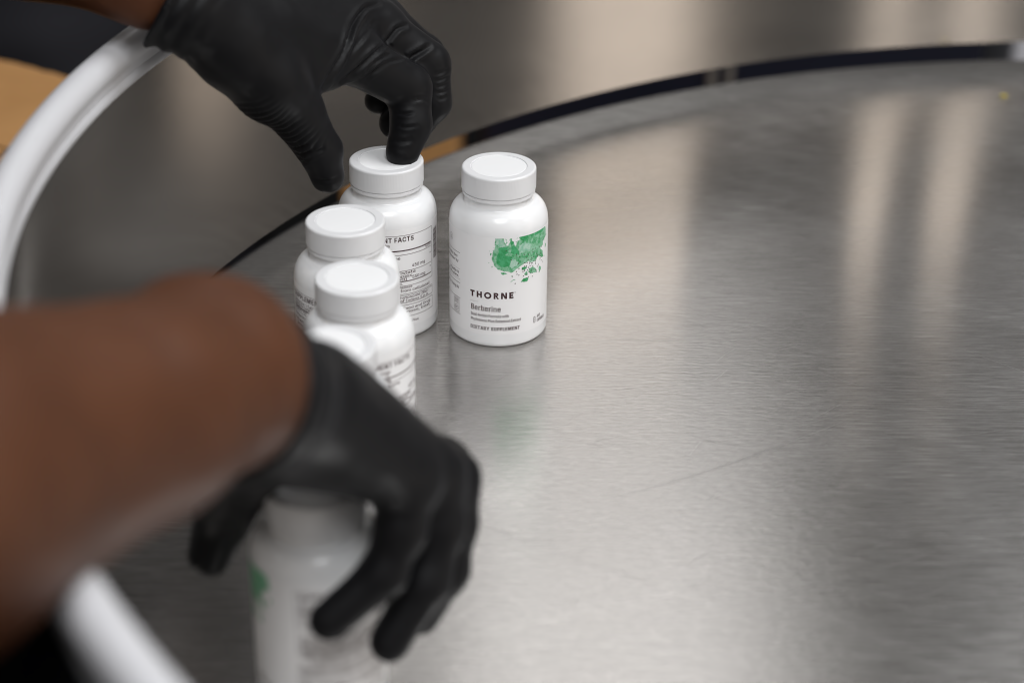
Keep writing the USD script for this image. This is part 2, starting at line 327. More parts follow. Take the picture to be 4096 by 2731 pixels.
def brand():
    """The six wide capitals of the maker's name, drawn as strokes."""
    h, t = .0042, .00108
    L = []
    T = union_all([sbox(0, h - t, .0031, h), sbox(.00155 - t / 2, 0, .00155 + t / 2, h)]); L.append((T, .0031))
    Hh = union_all([sbox(0, 0, t, h), sbox(.0034 - t, 0, .0034, h), sbox(0, h / 2 - t / 2, .0034, h / 2 + t / 2)]); L.append((Hh, .0034))
    O = affinity.scale(Point(0, 0).buffer(1, 16), .00225, h / 2 + .0001); O = O.difference(affinity.scale(Point(0, 0).buffer(1, 16), .00225 - t, h / 2 - t + .0001)); L.append((affinity.translate(O, .00225, h / 2), .0045))
    bowl = union_all([sbox(0, h * .42, .0016, h), affinity.translate(Point(0, 0).buffer(h * .29, 12), .0016, h * .71)]).difference(union_all([sbox(t, h * .42 + t * .9, .0016, h - t * .9), affinity.translate(Point(0, 0).buffer(h * .29 - t * .9, 12), .0016, h * .71)]).intersection(sbox(t, 0, 1, 1)))
    R = union_all([sbox(0, 0, t, h), bowl, Polygon([(.0011, h * .45), (.0021, h * .45), (.0032, 0), (.0021, 0)])]); L.append((R, .0031))
    N = union_all([sbox(0, 0, t, h), sbox(.0036 - t, 0, .0036, h), Polygon([(0, h), (t * 1.15, h), (.0036, 0), (.0036 - t * 1.15, 0)])]); L.append((N, .0036))
    E = union_all([sbox(0, 0, t, h), sbox(0, 0, .0027, t), sbox(0, h - t, .0027, h), sbox(0, h / 2 - t / 2, .0024, h / 2 + t / 2)]); L.append((E, .0027))
    gap = (51.9 * D2A - sum(w for _, w in L)) / 5; x = 0; out = []
    for g, w in L: out.append(affinity.translate(g, x, 0)); x += w + gap
    return affinity.translate(union_all(out), -33.4 * D2A, .0337)
main = [(-3.0, 74.13), (6.7, 74.11), (7.2, 71.66), (8.6, 70.06), (11.4, 69.02), (13.6, 71.42), (13.8, 73.13), (14.9, 73.85), (16.6, 71.72), (18.6, 71.11), (19.9, 68.04), (22.0, 69.59), (23.2, 71.36), (25.3, 71.79), (24.9, 74.17), (36.3, 74.25), (50.5, 74.16), (67.8, 74.3), (71.0, 70.91), (70.9, 67.15), (67.1, 65.77), (63.8, 64.9), (62.7, 62.6), (56.7, 61.94), (63.0, 58.08), (64.5, 54.23), (58.1, 55.29), (54.0, 57.07), (51.3, 56.0), (47.2, 54.86), (41.0, 54.94), (36.8, 56.54), (33.5, 55.73), (27.8, 55.15), (25.4, 53.82), (21.3, 52.62), (16.1, 50.63), (11.1, 51.69), (6.1, 52.49), (1.8, 53.33), (-0.4, 53.64), (-3.7, 55.97), (-5.1, 57.83), (-6.7, 59.99), (-6.5, 63.14), (-4.9, 66.02), (-3.0, 67.94), (-3.5, 70.44)]
dark = [(0.8, 67.67), (10.9, 67.79), (11.4, 64.63), (6.0, 62.28), (16.0, 61.24), (15.2, 58.77), (12.7, 55.74), (8.3, 55.12), (0.7, 56.02), (-1.5, 59.16), (-0.5, 62.64), (1.6, 64.85)]
light = [(16.0, 60.61), (20.6, 59.33), (23.5, 56.86), (20.6, 54.9), (16.1, 54.6), (13.2, 55.71), (15.2, 58.77)]
light2 = [(-2.5, 73.89), (3.2, 73.91), (7.5, 70.41), (9.2, 68.79), (1.6, 68.3), (-1.6, 69.84)]
light3 = [(25.1, 68.05), (33.1, 69.66), (40.6, 67.34), (38.6, 64.49), (31.3, 63.59), (26.4, 62.89), (23.9, 65.65)]
dark2 = [(26.1, 73.9), (35.6, 74.03), (36.3, 72.05), (31.1, 70.84), (26.8, 71.95)]
dark3 = [(47.2, 74.12), (59.1, 73.76), (66.4, 73.5), (61.5, 72.03), (52.4, 71.93), (46.5, 72.04)]
dark4 = [(16.4, 68.76), (21.0, 66.85), (24.6, 63.7), (23.4, 62.24), (18.2, 63.3), (15.3, 64.11)]
leafs = [[(3.4, 51.26), (6.7, 51.68), (10.3, 50.77), (8.4, 49.89), (4.0, 49.98)], [(27.4, 43.73), (31.1, 45.68), (35.7, 45.7), (37.5, 44.64), (35.8, 43.29)], [(14.0, 44.87), (17.4, 45.93), (22.0, 46.04), (18.5, 45.37)], [(55.3, 50.11), (59.0, 49.03), (59.6, 47.29), (56.5, 46.01), (54.5, 47.72)], [(28.4, 53.17), (34.2, 53.25), (34.9, 51.72), (30.4, 51.36), (28.5, 52.22)], [(38.3, 51.54), (44.1, 51.56), (49.9, 49.25), (50.9, 46.82), (44.3, 47.38), (39.8, 47.48), (37.7, 49.73)], [(31.7, 48.64), (34.9, 50.12), (36.7, 47.64), (34.4, 47.33)], [(-8.7, 63.69), (-7.6, 64.05), (-7.5, 62.48), (-8.6, 62.75)], [(12.4, 72.1), (13.5, 72.99), (14.1, 72.02)], [(69.7, 61.69), (72.4, 61.4), (71.7, 59.33), (69.0, 60.24)]]
dots = [(9.5, 65.74), (21.5, 62.66), (25.5, 60.77), (15.3, 59.39), (24.0, 56.41), (31.3, 61.52), (37.2, 60.85), (34.2, 59.17), (36.8, 57.24), (32.0, 55.98), (35.5, 55.52), (32.0, 53.7), (34.3, 53.71), (24.7, 52.72), (28.9, 52.17), (21.6, 51.26), (22.4, 49.44), (24.7, 48.65), (16.9, 48.41), (20.3, 43.4), (30.7, 47.4), (34.5, 47.86), (37.6, 45.9), (43.6, 45.36), (29.9, 50.4), (32.2, 51.45), (32.2, 50.65), (37.2, 52.18), (39.7, 52.86), (39.2, 55.38), (39.1, 54.61), (41.8, 54.34), (42.9, 54.22), (41.2, 56.66), (41.9, 57.75), (45.1, 58.02), (45.6, 55.2), (48.0, 54.61), (48.2, 52.98), (43.9, 52.3), (39.5, 50.73), (35.9, 50.68), (38.4, 48.98), (41.3, 47.89), (42.3, 49.47), (45.8, 49.59), (48.6, 48.84), (50.2, 47.26), (52.5, 50.35), (54.1, 51.31), (55.5, 46.16), (43.7, 63.31), (47.4, 63.16), (43.8, 61.47), (49.5, 59.27), (54.7, 62.97), (59.3, 62.11), (62.5, 66.07), (57.7, 58.24), (51.7, 58.0), (51.3, 57.28), (57.2, 56.43), (57.1, 54.86), (59.5, 53.08), (63.5, 51.26)]

def poly(p): return Polygon([(a * D2A, z / 1000) for a, z in p]).buffer(0)

GB = 'white supplement bottles on the turntable'
def build_bottle(label, loc, rot):
    b = thing('supplement_bottle', label, 'bottle', loc, rot, GB)
    body = [(1e-5, .0012), (.020, .0012), (.0235, 0), (.0262, 0)] + arc_pts((.0262, .0038), .0038, -90, 0, 9)[1:] + [(.0300, .0072), (.0300, .0742)]
    t = np.radians(np.linspace(0, 90, 15)); body += [(.0300 - .0082 * (1 - math.cos(x)), .0745 + .0122 * math.sin(x)) for x in t][0:14] + [(.0218, .0867), (.0212, .0870), (.0207, .0877), (.0206, .0890), (.0206, .0915), (.0198, .0930), (1e-5, .0930)]
    obj('body', revolve(body, 128), 'bottle_plastic', b, smooth=60)
    # cap with a finely ribbed skirt and a loose ring below it
    n = 300; th = np.arange(n) * 2 * math.pi / n
    cap = [(.0200, .0945), (.0221, .0945), (.0225, .0950), (.0225, .1062)] + arc_pts((.0211, .1066), .0014, 0, 90, 6) + [(.0172, .1080), (.0169, .1076), (1e-5, .1076)]
    cm = revolve(cap, n); v = cm.vertices.copy(); r = np.hypot(v[:, 0], v[:, 1]); k = (r > .0223) & (v[:, 2] > .0949) & (v[:, 2] < .1063)
    a = np.arctan2(v[:, 1], v[:, 0]); v[k, :2] *= (1 - .0060 * (np.round(a[k] / (2 * math.pi / n)) % 2))[:, None]
    cm.vertices = v; cp = obj('cap', cm, 'cap_plastic', b, smooth=25)
    obj('cap_disc', revolve([(1e-5, .10775), (.0160, .10775), (.0164, .10765), (.0166, .1074)], 64), 'liner_white', cp, smooth=40)
    ring = [(.0206, .0918), (.0217, .0918), (.0220, .0921), (.0220, .0938), (.0216, .0942), (.0202, .0942)]
    obj('tamper_ring', revolve(ring, 96), 'cap_plastic', b, smooth=40)
    lab = revolve([(.03003, .0092), (.0301, .0092), (RL, .0094), (RL, .0738), (.0301, .0740), (.03003, .0740)], 128)
    lp = obj('label', lab, 'label_paper', b, smooth=50)
    tx = lambda name, sh, m='ink', **k: obj(name, wrap(sh, **k), m, lp, smooth=False)
    tx('brand_lettering', union_all([brand(), affinity.translate(Point(0, 0).buffer(.0004).difference(Point(0, 0).buffer(.00028)), 20.4 * D2A, .0376)]))
    tx('dotted_rule', dotted(-33.4, -22.8, .0308))
    tx('product_name', put('Berberine', -32.6, .0250, .0036, 640, .02, fit=4.4))
    tx('subtitle', union_all([put('Dual Action Formula with', -32.7, .0211, .0019, 700, fit=13.2), put('Phytosome Plus Botanical Extract', -32.7, .0178, .0019, 700, fit=28.2)]))
    tx('dietary_line', put('DIETARY SUPPLEMENT', -33.1, .0122, .0023, 820, .05, fit=27.3))
    pill = affinity.translate(Point(0, 0).buffer(.0009), 48 * D2A, .0164).union(affinity.translate(Point(0, 0).buffer(.0009), 48 * D2A, .0139)).convex_hull
    pill = pill.difference(pill.buffer(-.0004)).union(hline(46.4, 49.6, .01515, .0003))
    tx('capsule_count', union_all([pill, put('60', 52.6, .0157, .0019, 800), put('CAPSULES', 52.6, .0128, .0019, 800, fit=69)]))
    # the green splash, in three tones, and its seeds
    def rough(sh, seed, a=.00042):
        out = []
        for g in getattr(sh, 'geoms', [sh]):
            g = g.segmentize(.0006); c = np.array(g.exterior.coords)
            c = c + a * 2 * np.c_[meshkit.noise(np.c_[c * 1500, c[:, :1] * 0], seed) - .5, meshkit.noise(np.c_[c * 1500, c[:, :1] * 0 + 7], seed + 1) - .5]
            out.append(Polygon(c).buffer(0))
        return union_all(out)
    top = sbox(-1, 0, 1, .0737)
    holes = union_all([affinity.translate(Point(0, 0).buffer(r, 6), a * D2A, z / 1000) for a, z, r in ((26.5, 63.6, .00045), (43, 70.2, .0004), (19, 61.6, .00035), (31, 57.2, .0003), (61, 66.5, .0004), (58, 69.5, .0003), (8, 63.2, .0003))])
    rr = np.random.default_rng(12); fl = []                          # flecks thrown off the brush
    edge = np.array(poly(main).exterior.coords)
    for k in range(70):
        e = edge[rr.integers(len(edge))] + rr.normal(0, .0011, 2); fl.append(affinity.rotate(affinity.scale(Point(*e).buffer(rr.uniform(.00012, .00036), 3), 1, rr.uniform(.5, 1.6)), rr.uniform(0, 180)))
    scr = union_all([affinity.rotate(affinity.scale(Point(rr.uniform(-5, 70) * D2A, rr.uniform(.054, .073)).buffer(1, 4), rr.uniform(.0002, .0009), rr.uniform(.00010, .00022)), rr.uniform(0, 180)) for k in range(46)])
    tx('splash', rough(union_all([poly(main)] + [poly(l) for l in leafs]).difference(holes).difference(scr).union(union_all(fl)), 3).intersection(top), 'print_green')
    tx('splash_shade', rough(union_all([poly(dark), poly(dark2), poly(dark3), poly(dark4), poly(leafs[1]).buffer(-.0002)]).buffer(-.0006).buffer(.0009), 5).difference(scr).intersection(top), 'print_green_dark', r=RL + .00010)
    tx('splash_tint', rough(union_all([poly(light), poly(light2), poly(light3)]).buffer(-.0007).buffer(.0008), 9, .0006).intersection(top), 'print_green_light', r=RL + .00010)
    tx('seed_dots', union_all([Point(a * D2A, z / 1000).buffer(.00036, 4) for a, z in dots]), r=RL + .00014)
    # facts panel (95 to 205 degrees round)
    f0, f1 = 97.0, 205.2; o = 140
    bx = lambda a, b, z0, z1: union_all([hline(a, b, z0, .00028), hline(a, b, z1, .00028), vline(a, z0, z1, .00028), vline(b, z0, z1, .00028)])
    tx('facts_box', union_all([bx(f0, f1, .0367, .0702), hline(f0 + 2, 203, .0603, .00075), hline(f0 + 2, 203, .0575, .0003), hline(f0 + 2, 203, .0468, .0003), hline(f0 + 2, 203, .0398, .0006),
                               hline(f0, f1, .0312, .0003), bx(f0, f1, .0253, .0302), bx(f0, f1, .0159, .0237)]))
    tx('facts_heading', put('SUPPLEMENT FACTS', f0 + 3, .0662, .0030, 780, .03, fit=175.4))
    g = f0 + 3
    q = [('Serving Size: 2 Capsules', g, .0632, .0019, 'l', 146), ('Servings Per Container: 30', g, .0612, .0017, 'l', 144), ('%DV', 203, .0583, .0019, 'r', 0), ('*', 203, .0520, .0019, 'r', 0), ('*', 203, .0430, .0019, 'r', 0),
         ('Amount Per Serving', g, .0583, .0018, 'l', 146), ('Berberine Phytosome', g, .0546, .0019, 'l', 158), ('extract (root)', g, .0518, .0018, 'l', 138), ('Berberis aristata', g + 6, .0492, .0018, 'l', 148),
         ('450 mg', 191.5, .0486, .0020, 'r', 0), ('550 mg', 191.5, .0408, .0020, 'r', 0), ('from Berberis aristata', g, .0446, .0019, 'l', 177), ('phospholipid complex', g, .0424, .0019, 'l', 172), ('from Grape (Seed)', g, .0404, .0019, 'l', 166),
         ('*Daily Value not established.', g, .0374, .0018, 'l', 160), ('Other Ingredients: Hypromellose', g, .0350, .0017, 'l', 172), ('Capsule (derived from cellulose)', g + 8, .0326, .0019, 'l', 199.5), ('Contains berberine phytosome (Ber-', g, .0281, .0018, 'l', 199.5), ('berine) is a trademark of Indena S.p.A.', g, .0258, .0018, 'l', 197.5),
         ('Not evaluated by the Food and Drug', g, .0207, .0018, 'l', 200.5), ('Not intended to diagnose, treat,', g, .0184, .0018, 'l', 200.5), ('Since 1966', 180.4, .0117, .0016, 'r', 0)]
    q = [(s, a, z, c, al, ft) for s, a, z, c, al, ft in q]
    tx('facts_lettering', union_all([put(s, a, z, c, 620, 0, al, ft or None) for s, a, z, c, al, ft in q]))
    rr = np.random.default_rng(4); z = .0475; bars = []
    while z < .0676:
        w = rr.choice([.00025, .0005, .00075]); bars.append(sbox(209.5 * D2A, z, 222 * D2A, z + w)); z += w + rr.choice([.00025, .0005])
    tx('barcode', union_all(bars))
    # directions column, its right edge at -49 degrees
    e = -49.3; col = [hline(-88, e, .0592, .00028), hline(-88, e, .0392, .00028), hline(-88, e, .0290, .0003), hline(-88, e, .0182, .0003), dotted(-88, e, .0484), dotted(-88, e, .0416)]
    nsf = bx(-62, -51.6, .0192, .0277); ns = affinity.translate(Point(0, 0).buffer(.0019).difference(Point(0, 0).buffer(.0016)), -56.8 * D2A, .0218)
    col += [nsf, ns, put('NSF', -58.8, .0211, .0013, 800, fit=-54.8), put('CONTENTS', -60.7, .0261, .0010, 600, fit=-53), put('CERTIFIED', -60.7, .0246, .0010, 600, fit=-53)]
    lg = affinity.translate(Point(0, 0).buffer(.0022).difference(Point(0, 0).buffer(.0020)), -69.5 * D2A, .0668); leaf = affinity.translate(affinity.rotate(affinity.scale(Point(0, 0).buffer(.001), .55, 1.3), -20), -69 * D2A, .0666)
    col += [lg, leaf.difference(leaf.buffer(-.00022))]
    for s, z in (('capsules two', .0556), ('recommended by', .0526), ('of bottle is', .0454), ('cool, dry place.', .0428), ('pregnant or trying to', .0352)):
        col.append(put(s, e - (5 if s == 'capsules two' else 3 if s == 'recommended by' else 2), z, .0017, 640, 0, 'r'))
    tx('directions_column', union_all(col))
    return b
first = build_bottle('white supplement bottle with green splash label, standing alone beside the cluster on the turntable', (-.0089, 1.1004, 0), 0)
def copy_bottle(label, loc, phi):
    r = thing('supplement_bottle', label, 'bottle', loc, -phi, GB)
    r.GetReferences().AddInternalReference(first.GetPath()); r.SetInstanceable(True); tag(r, label, 'bottle', GB)
copy_bottle('white supplement bottle whose cap a gloved fingertip touches, facts panel and barcode showing', (-.0769, 1.1088, 0), 140)
copy_bottle('white supplement bottle in front of the fingertip one, partly behind another cap', (-.0946, 1.0193, 0), 172)
copy_bottle('white supplement bottle in mid cluster, its shoulder showing above the near glove', (-.0826, .9457, 0), 108)
copy_bottle('white supplement bottle mostly covered by the near glove, only its cap showing', (-.0895, .868, 0), 120)
copy_bottle('blurred white supplement bottle gripped from above by the near black glove', (-.0857, .7390, 0), 111)

# ---------------------------------------------------------------- the worker: bare forearms, black gloves, dark clothes (the body stands left of the picture)
def capsule(p, a, b, ra, rb):
    """Distance to a round cone from a (radius ra) to b (radius rb)."""
    a, b = np.asarray(a, np.float32), np.asarray(b, np.float32); ab = b - a
    t = np.clip(((p - a) @ ab) / float(ab @ ab + 1e-12), 0, 1)
    d = p - a - t[:, None] * ab
    return np.sqrt((d * d).sum(1)) - (ra + (rb - ra) * t)
def smin(a, b, k):
    h = np.clip(.5 + .5 * (b - a) / k, 0, 1); return b + (a - b) * h - k * h * (1 - h)
def ellip(p, c, r):
    q = (p - np.asarray(c, np.float32)) / np.asarray(r, np.float32); k = np.sqrt((q * q).sum(1)); return (k - 1) * min(r)
def surface_nets(fn, lo, hi, h):
    """A smooth quad mesh of fn = 0 on a grid of step h."""
    lo, hi = np.asarray(lo, float), np.asarray(hi, float); n = np.ceil((hi - lo) / h).astype(int) + 1
    ax = [lo[i] + h * np.arange(n[i]) for i in range(3)]
    F = np.empty(n, np.float32)
    for i0 in range(0, n[0], 24):
        g = np.stack(np.meshgrid(ax[0][i0:i0 + 24], ax[1], ax[2], indexing='ij'), -1).astype(np.float32); F[i0:i0 + 24] = fn(g.reshape(-1, 3)).reshape(g.shape[:3])
    S = F < 0
    c = [F[i:n[0] - 1 + i, j:n[1] - 1 + j, k:n[2] - 1 + k] for i in (0, 1) for j in (0, 1) for k in (0, 1)]
    cnt = sum((x < 0).astype(np.int8) for x in c); act = (cnt > 0) & (cnt < 8)
    idx = np.argwhere(act); vals = np.stack([x[act] for x in c], 1)
    off = np.array([(i, j, k) for i in (0, 1) for j in (0, 1) for k in (0, 1)], float)
    acc = np.zeros((len(idx), 3)); num = np.zeros(len(idx))
    for a in range(8):
        for b in range(a + 1, 8):
            if np.abs(off[a] - off[b]).sum() != 1: continue
            va, vb = vals[:, a], vals[:, b]; m = (va < 0) != (vb < 0)
            t = np.where(m, va / np.where(m, va - vb, 1), 0)[:, None]
            acc += np.where(m[:, None], off[a] + t * (off[b] - off[a]), 0); num += m
    V = lo + h * (idx + acc / num[:, None])
    ids = np.full(act.shape, -1); ids[act] = np.arange(len(idx)); quads = []
    for d in range(3):
        e = [slice(None)] * 3; e2 = [slice(None)] * 3; e[d] = slice(0, -1); e2[d] = slice(1, None)
        A, B = S[tuple(e)], S[tuple(e2)]; u, w = (d + 1) % 3, (d + 2) % 3
        for cross, flip in ((A & ~B, False), (~A & B, True)):
            q = np.argwhere(cross); q = q[(q[:, u] > 0) & (q[:, w] > 0) & (q[:, u] < n[u] - 1) & (q[:, w] < n[w] - 1)]
            if not len(q): continue
            def cell(du, dw):
                r = q.copy(); r[:, u] += du; r[:, w] += dw; return ids[r[:, 0], r[:, 1], r[:, 2]]
            Q = np.stack([cell(-1, -1), cell(0, -1), cell(0, 0), cell(-1, 0)], 1); quads.append(Q[:, ::-1] if flip else Q)
    Q = np.vstack(quads); Q = Q[(Q >= 0).all(1)]
    f = np.vstack([Q[:, [0, 1, 2]], Q[:, [0, 2, 3]]])
    return trimesh.Trimesh(V, f, process=False)
def lap(m, it, lam=.5):
    from scipy.sparse import coo_matrix
    e = m.edges_unique; n = len(m.vertices); o = np.ones(len(e))
    A = coo_matrix((np.r_[o, o], (np.r_[e[:, 0], e[:, 1]], np.r_[e[:, 1], e[:, 0]])), shape=(n, n)).tocsr(); deg = np.asarray(A.sum(1)).ravel(); v = np.array(m.vertices)
    for _ in range(it): v = np.where(deg[:, None] > 0, v + lam * (A @ v / np.maximum(deg, 1)[:, None] - v), v)
    m.vertices = v; return m

class Limb:
    """Bones given in pixels of the photograph and depth; each bone melts into the others with its own softness."""
    def __init__(s): s.b = []; s.lo = np.full(3, 9.); s.hi = -s.lo
    def bone(s, a, b, ra, rb, k=.006):
        for q, r in ((a, ra), (b, rb)): s.lo = np.minimum(s.lo, np.asarray(q) - r - .006); s.hi = np.maximum(s.hi, np.asarray(q) + r + .006)
        s.b.append((a, b, ra, rb, k))
    def chain(s, pts, rad, k=.004):
        for i in range(len(pts) - 1): s.bone(pts[i], pts[i + 1], rad[i], rad[i + 1], k)
    def __call__(s, p):
        d = None
        for a, b, ra, rb, k in s.b:
            e = capsule(p, a, b, ra, rb); d = e if d is None else smin(d, e, k)
        return d

# ---- far (left) hand
D0 = 1.194
def lead(u): return float(np.interp(u, [0, 360, 520, 690, 850, 930], [.150, .140, .098, .056, .016, 0]))     # the wrist passes over the guard rail, nearer than the fingertips
def H(u, v, dz=0.0): return P(u, v, D0 - lead(u) + dz / 1000)
def sc(u): return (D0 - lead(u)) / D0
LH = Limb()
wr_i, wr_p = H(430, 20, 2), H(440, -55, 36)
RS = lambda r, u: r * sc(u)
iM, iP, iD, iT = H(806, 128, 0), H(938, 203, 0), H(944, 287, -1), H(924, 350, 0)
mM, mP, mD, mT = H(866, 68, 17), H(985, 148, 20), H(992, 236, 25), H(950, 298, 27)
rM, rP, rD, rT = H(872, 50, 35), H(972, 128, 39), H(962, 214, 42), H(904, 284, 38)
pM, pP, pD, pT = H(850, 52, 51), H(935, 128, 55), H(910, 195, 55), H(868, 232, 51)
tC, tM, tI, tT = H(540, 112, -4), H(682, 258, -8), H(736, 346, -4), H(752, 404, 0)
LH.bone(wr_i, iM, RS(.0235, 430), .0150, .012); LH.bone(H(436, -15, 18), mM, RS(.024, 430), .0152, .012); LH.bone(wr_p, rM, RS(.0225, 430), .0145, .012); LH.bone(wr_p, pM, RS(.0215, 430), .0135, .012)
LH.bone(H(350, -6, 14), H(440, -10, 16), RS(.0275, 350), RS(.0265, 440), .012)
LH.bone(H(452, 30, 0), tC, RS(.0225, 452), RS(.0228, 540), .012); LH.bone(tC, H(618, 190, -10), RS(.0228, 540), RS(.0200, 618), .012); LH.bone(H(618, 190, -10), tM, RS(.0200, 618), RS(.0150, 682), .010)
LH.bone(H(600, 80, 4), H(700, 150, 0), RS(.022, 600), RS(.0155, 700), .014); LH.bone(H(690, 150, 0), H(752, 160, 0), RS(.0140, 690), RS(.0110, 752), .010)
LH.chain([tM, tI, tT], [RS(.0150, 682), RS(.0119, 736), RS(.0096, 752)], .004)
LH.chain([iM, iP], [.0150, .0132], .007); LH.chain([iP, iD, iT], [.0130, .0114, .0094], .003)
LH.chain([mM, mP], [.0150, .0128], .006); LH.chain([mP, mD, mT], [.0126, .0110, .0092], .003)
LH.chain([rM, rP], [.0142, .0122], .005); LH.chain([rP, rD, rT], [.0120, .0104, .0086], .003)
LH.chain([pM, pP], [.0132, .0108], .005); LH.chain([pP, pD, pT], [.0106, .0092, .0076], .003)
def unit(v): v = np.asarray(v, float); return v / np.linalg.norm(v)
cuffL = H(363, 37, 0); armL = unit(P(470, 102, 1.06) - P(363, 37, 1.055))
def left_glove(p):
    d = LH(p); s = (p - cuffL.astype(np.float32)) @ armL.astype(np.float32)
    return np.maximum(d - .0009, -s)
gl = surface_nets(left_glove, LH.lo, LH.hi, .00098)
lap(gl, 3)
N = gl.vertex_normals.copy(); V = gl.vertices.copy(); kd = cKDTree(V)
def px(Vv):
    d = Vv - C0; z = d @ CF; return np.stack([(2048 + FPX * (d @ CR) / z) * .57422, (1365.5 - FPX * (d @ CU) / z) * .57422, z], 1)
uvz = px(V); front = (N * (C0 - V)).sum(1) > 0
fk = cKDTree(uvz[front][:, :2]); fi = np.nonzero(front)[0]
view = C0 - V; view /= np.linalg.norm(view, axis=1, keepdims=True); facing = np.clip(((N * view).sum(1) - .02) / .25, 0, 1)
def surf(u, v):
    """The glove's nearest front point that lies under a spot of the photograph."""
    c = fk.query_ball_point((u, v), 7)
    if not c: c = [fk.query((u, v))[1]]
    c = fi[c]; return V[c[np.argmin(uvz[c, 2])]]
disp = .0006 * (meshkit.fbm(V * 45, 3, 2) - .5) * 2
def crease(pts, depth=.0010, w=.0010, lip=.5):
    """A fold pressed into the glove along a line, with a raised lip beside it."""
    a = np.array(pts, float); t = np.arange(len(a)); tt = np.linspace(0, len(a) - 1, 60)
    if len(a) > 2:
        from scipy.interpolate import PchipInterpolator
        s = np.stack([PchipInterpolator(t, a[:, 0])(tt), PchipInterpolator(t, a[:, 1])(tt)], 1)
    else: s = np.stack([np.interp(tt, t, a[:, 0]), np.interp(tt, t, a[:, 1])], 1)
    dist, j = cKDTree(s).query(uvz[:, :2], distance_upper_bound=40); ok = np.isfinite(dist); j = np.minimum(j, 59)
    zs = np.array([uvz[fi[fk.query_ball_point(q, 9)], 2].min() if fk.query_ball_point(q, 9) else uvz[fi[fk.query(q)[1]], 2] for q in s])
    zs = np.convolve(np.pad(zs, 4, mode='edge'), np.ones(9) / 9, 'valid')
    dz = np.abs(uvz[:, 2] - zs[j]); k = ok & (dz < .012)
    x = dist[k] * uvz[k, 2] / 4550.7 / w; env = np.sin(np.clip(j[k] / 59 * .9 + .05, 0, 1) * math.pi) ** .6 * facing[k]
    disp[k] += 1.35 * depth * env * (-np.exp(-x * x / 2) + lip * np.exp(-(x - 2.4) ** 2 / 2.2))
crease([(869, 11), (844, 17), (811, 57), (792, 115), (764, 165), (740, 203)], .0016, .0010)
crease([(931, 60), (915, 66), (888, 98), (850, 132), (815, 166), (786, 190)], .0017, .0010)
crease([(858, 52), (838, 80), (816, 109), (798, 132)], .0008)
crease([(846, 45), (826, 78), (806, 112)], .0006)
crease([(888, 115), (850, 141), (826, 166)], .0010, .0008); crease([(893, 126), (862, 142), (836, 168)], .0010, .0008)
crease([(888, 147), (857, 165), (832, 186)], .0009, .0008); crease([(880, 158), (856, 172), (840, 190)], .0007, .0007)
crease([(938, 131), (915, 137), (893, 143)], .0007, .0007)
crease([(984, 108), (965, 121), (948, 131), (938, 141)], .0018, .0012)
crease([(911, 260), (930, 262), (948, 259)], .0007, .0007); crease([(915, 290), (935, 293), (960, 288)], .0005, .0007)
crease([(950, 232), (968, 228), (985, 236)], .0006, .0008); crease([(900, 322), (925, 326), (945, 322)], .0006)
for k in range(5): crease([(1000 + k * 2, 172 + 14 * k), (1014, 168 + 15 * k), (1030, 160 + 15 * k)], .0006, .0007)
crease([(688, 356), (708, 352), (742, 343)], .0012, .0009); crease([(694, 372), (712, 366)], .0009, .0008); crease([(684, 340), (706, 336)], .0009, .0008)
crease([(722, 412), (748, 416), (776, 408)], .0005, .0008)
# the row of fine gathers along the heel of the thumb
a3, b3 = surf(548, 236), surf(700, 372); axis = unit(b3 - a3); ln = np.linalg.norm(b3 - a3)
s = (V - a3) @ axis; r = V - a3 - s[:, None] * axis; rd = np.linalg.norm(r, axis=1)
mask = np.clip(1 - rd / .020, 0, 1) ** 1.0 * np.clip(s / .012, 0, 1) * np.clip((ln + .004 - s) / .006, 0, 1)
ph = s + .006 * meshkit.fbm(V * 60, 2, 5); disp += np.minimum(mask * 1.6, 1) * .0021 * (np.abs(np.sin(ph / .0040 * math.pi)) - .55)
# gathered rings and a rolled lip at the cuff
s = (V - cuffL) @ armL
disp += np.exp(-((s - .0018) / .0015) ** 2) * .0018
ring = s + .004 * meshkit.fbm(V * 30, 2, 9)
disp += np.clip(1 - (s - .004) / .028, 0, 1) * (s > .004) * .0016 * (np.abs(np.sin(ring / .0085 * math.pi)) ** 1.5 - .5)
gl.vertices = V + N * disp[:, None]
lap(gl, 1, .35)

# ---- near (right) hand, over the near bottle
RH = Limb()
rc = P(640, 880, .760)
RH.bone(P(500, 876, .735), P(560, 892, .752), .0340, .0308, .008); RH.bone(P(560, 892, .752), P(680, 948, .790), .0308, .0250, .008)
for (u, v, d), ra, rb in (((930, 1100, .835), .0165, .0140), ((985, 1095, .855), .0165, .0145), ((1022, 1112, .875), .0165, .0145), ((1005, 1090, .895), .0165, .0140)):
    RH.bone(P(710, 945 - (d - .83) * 500, .790 + (d - .835) * .4), P(u, v, d), ra + .007, rb, .005)
RH.bone(P(640, 1010, .80), P(800, 1045, .83), .019, .0165, .008)
RH.chain([P(930, 1095, .835), P(920, 1215, .836), P(880, 1315, .838), P(757, 1425, .838)], [.0138, .0102, .0090, .0080], .005)
RH.chain([P(985, 1085, .855), P(1003, 1210, .858), P(978, 1335, .858), P(895, 1473, .858)], [.0145, .0108, .0095, .0082], .005)
RH.chain([P(1025, 1100, .875), P(1034, 1200, .880), P(1022, 1310, .885), P(965, 1412, .888)], [.0145, .0110, .0098, .0084], .005)
RH.chain([P(1010, 1075, .895), P(1010, 1180, .905), P(985, 1280, .912), P(925, 1350, .915)], [.0140, .0110, .0098, .0084], .005)
RH.chain([P(600, 960, .800), P(580, 1060, .850)], [.022, .0155], .008); RH.chain([P(575, 1050, .850), P(515, 1180, .895), P(482, 1272, .905)], [.0155, .0126, .0098], .004)
armR = unit(P(720, 905, .785) - P(545, 866, .747)); cuffR = P(552, 884, .750)
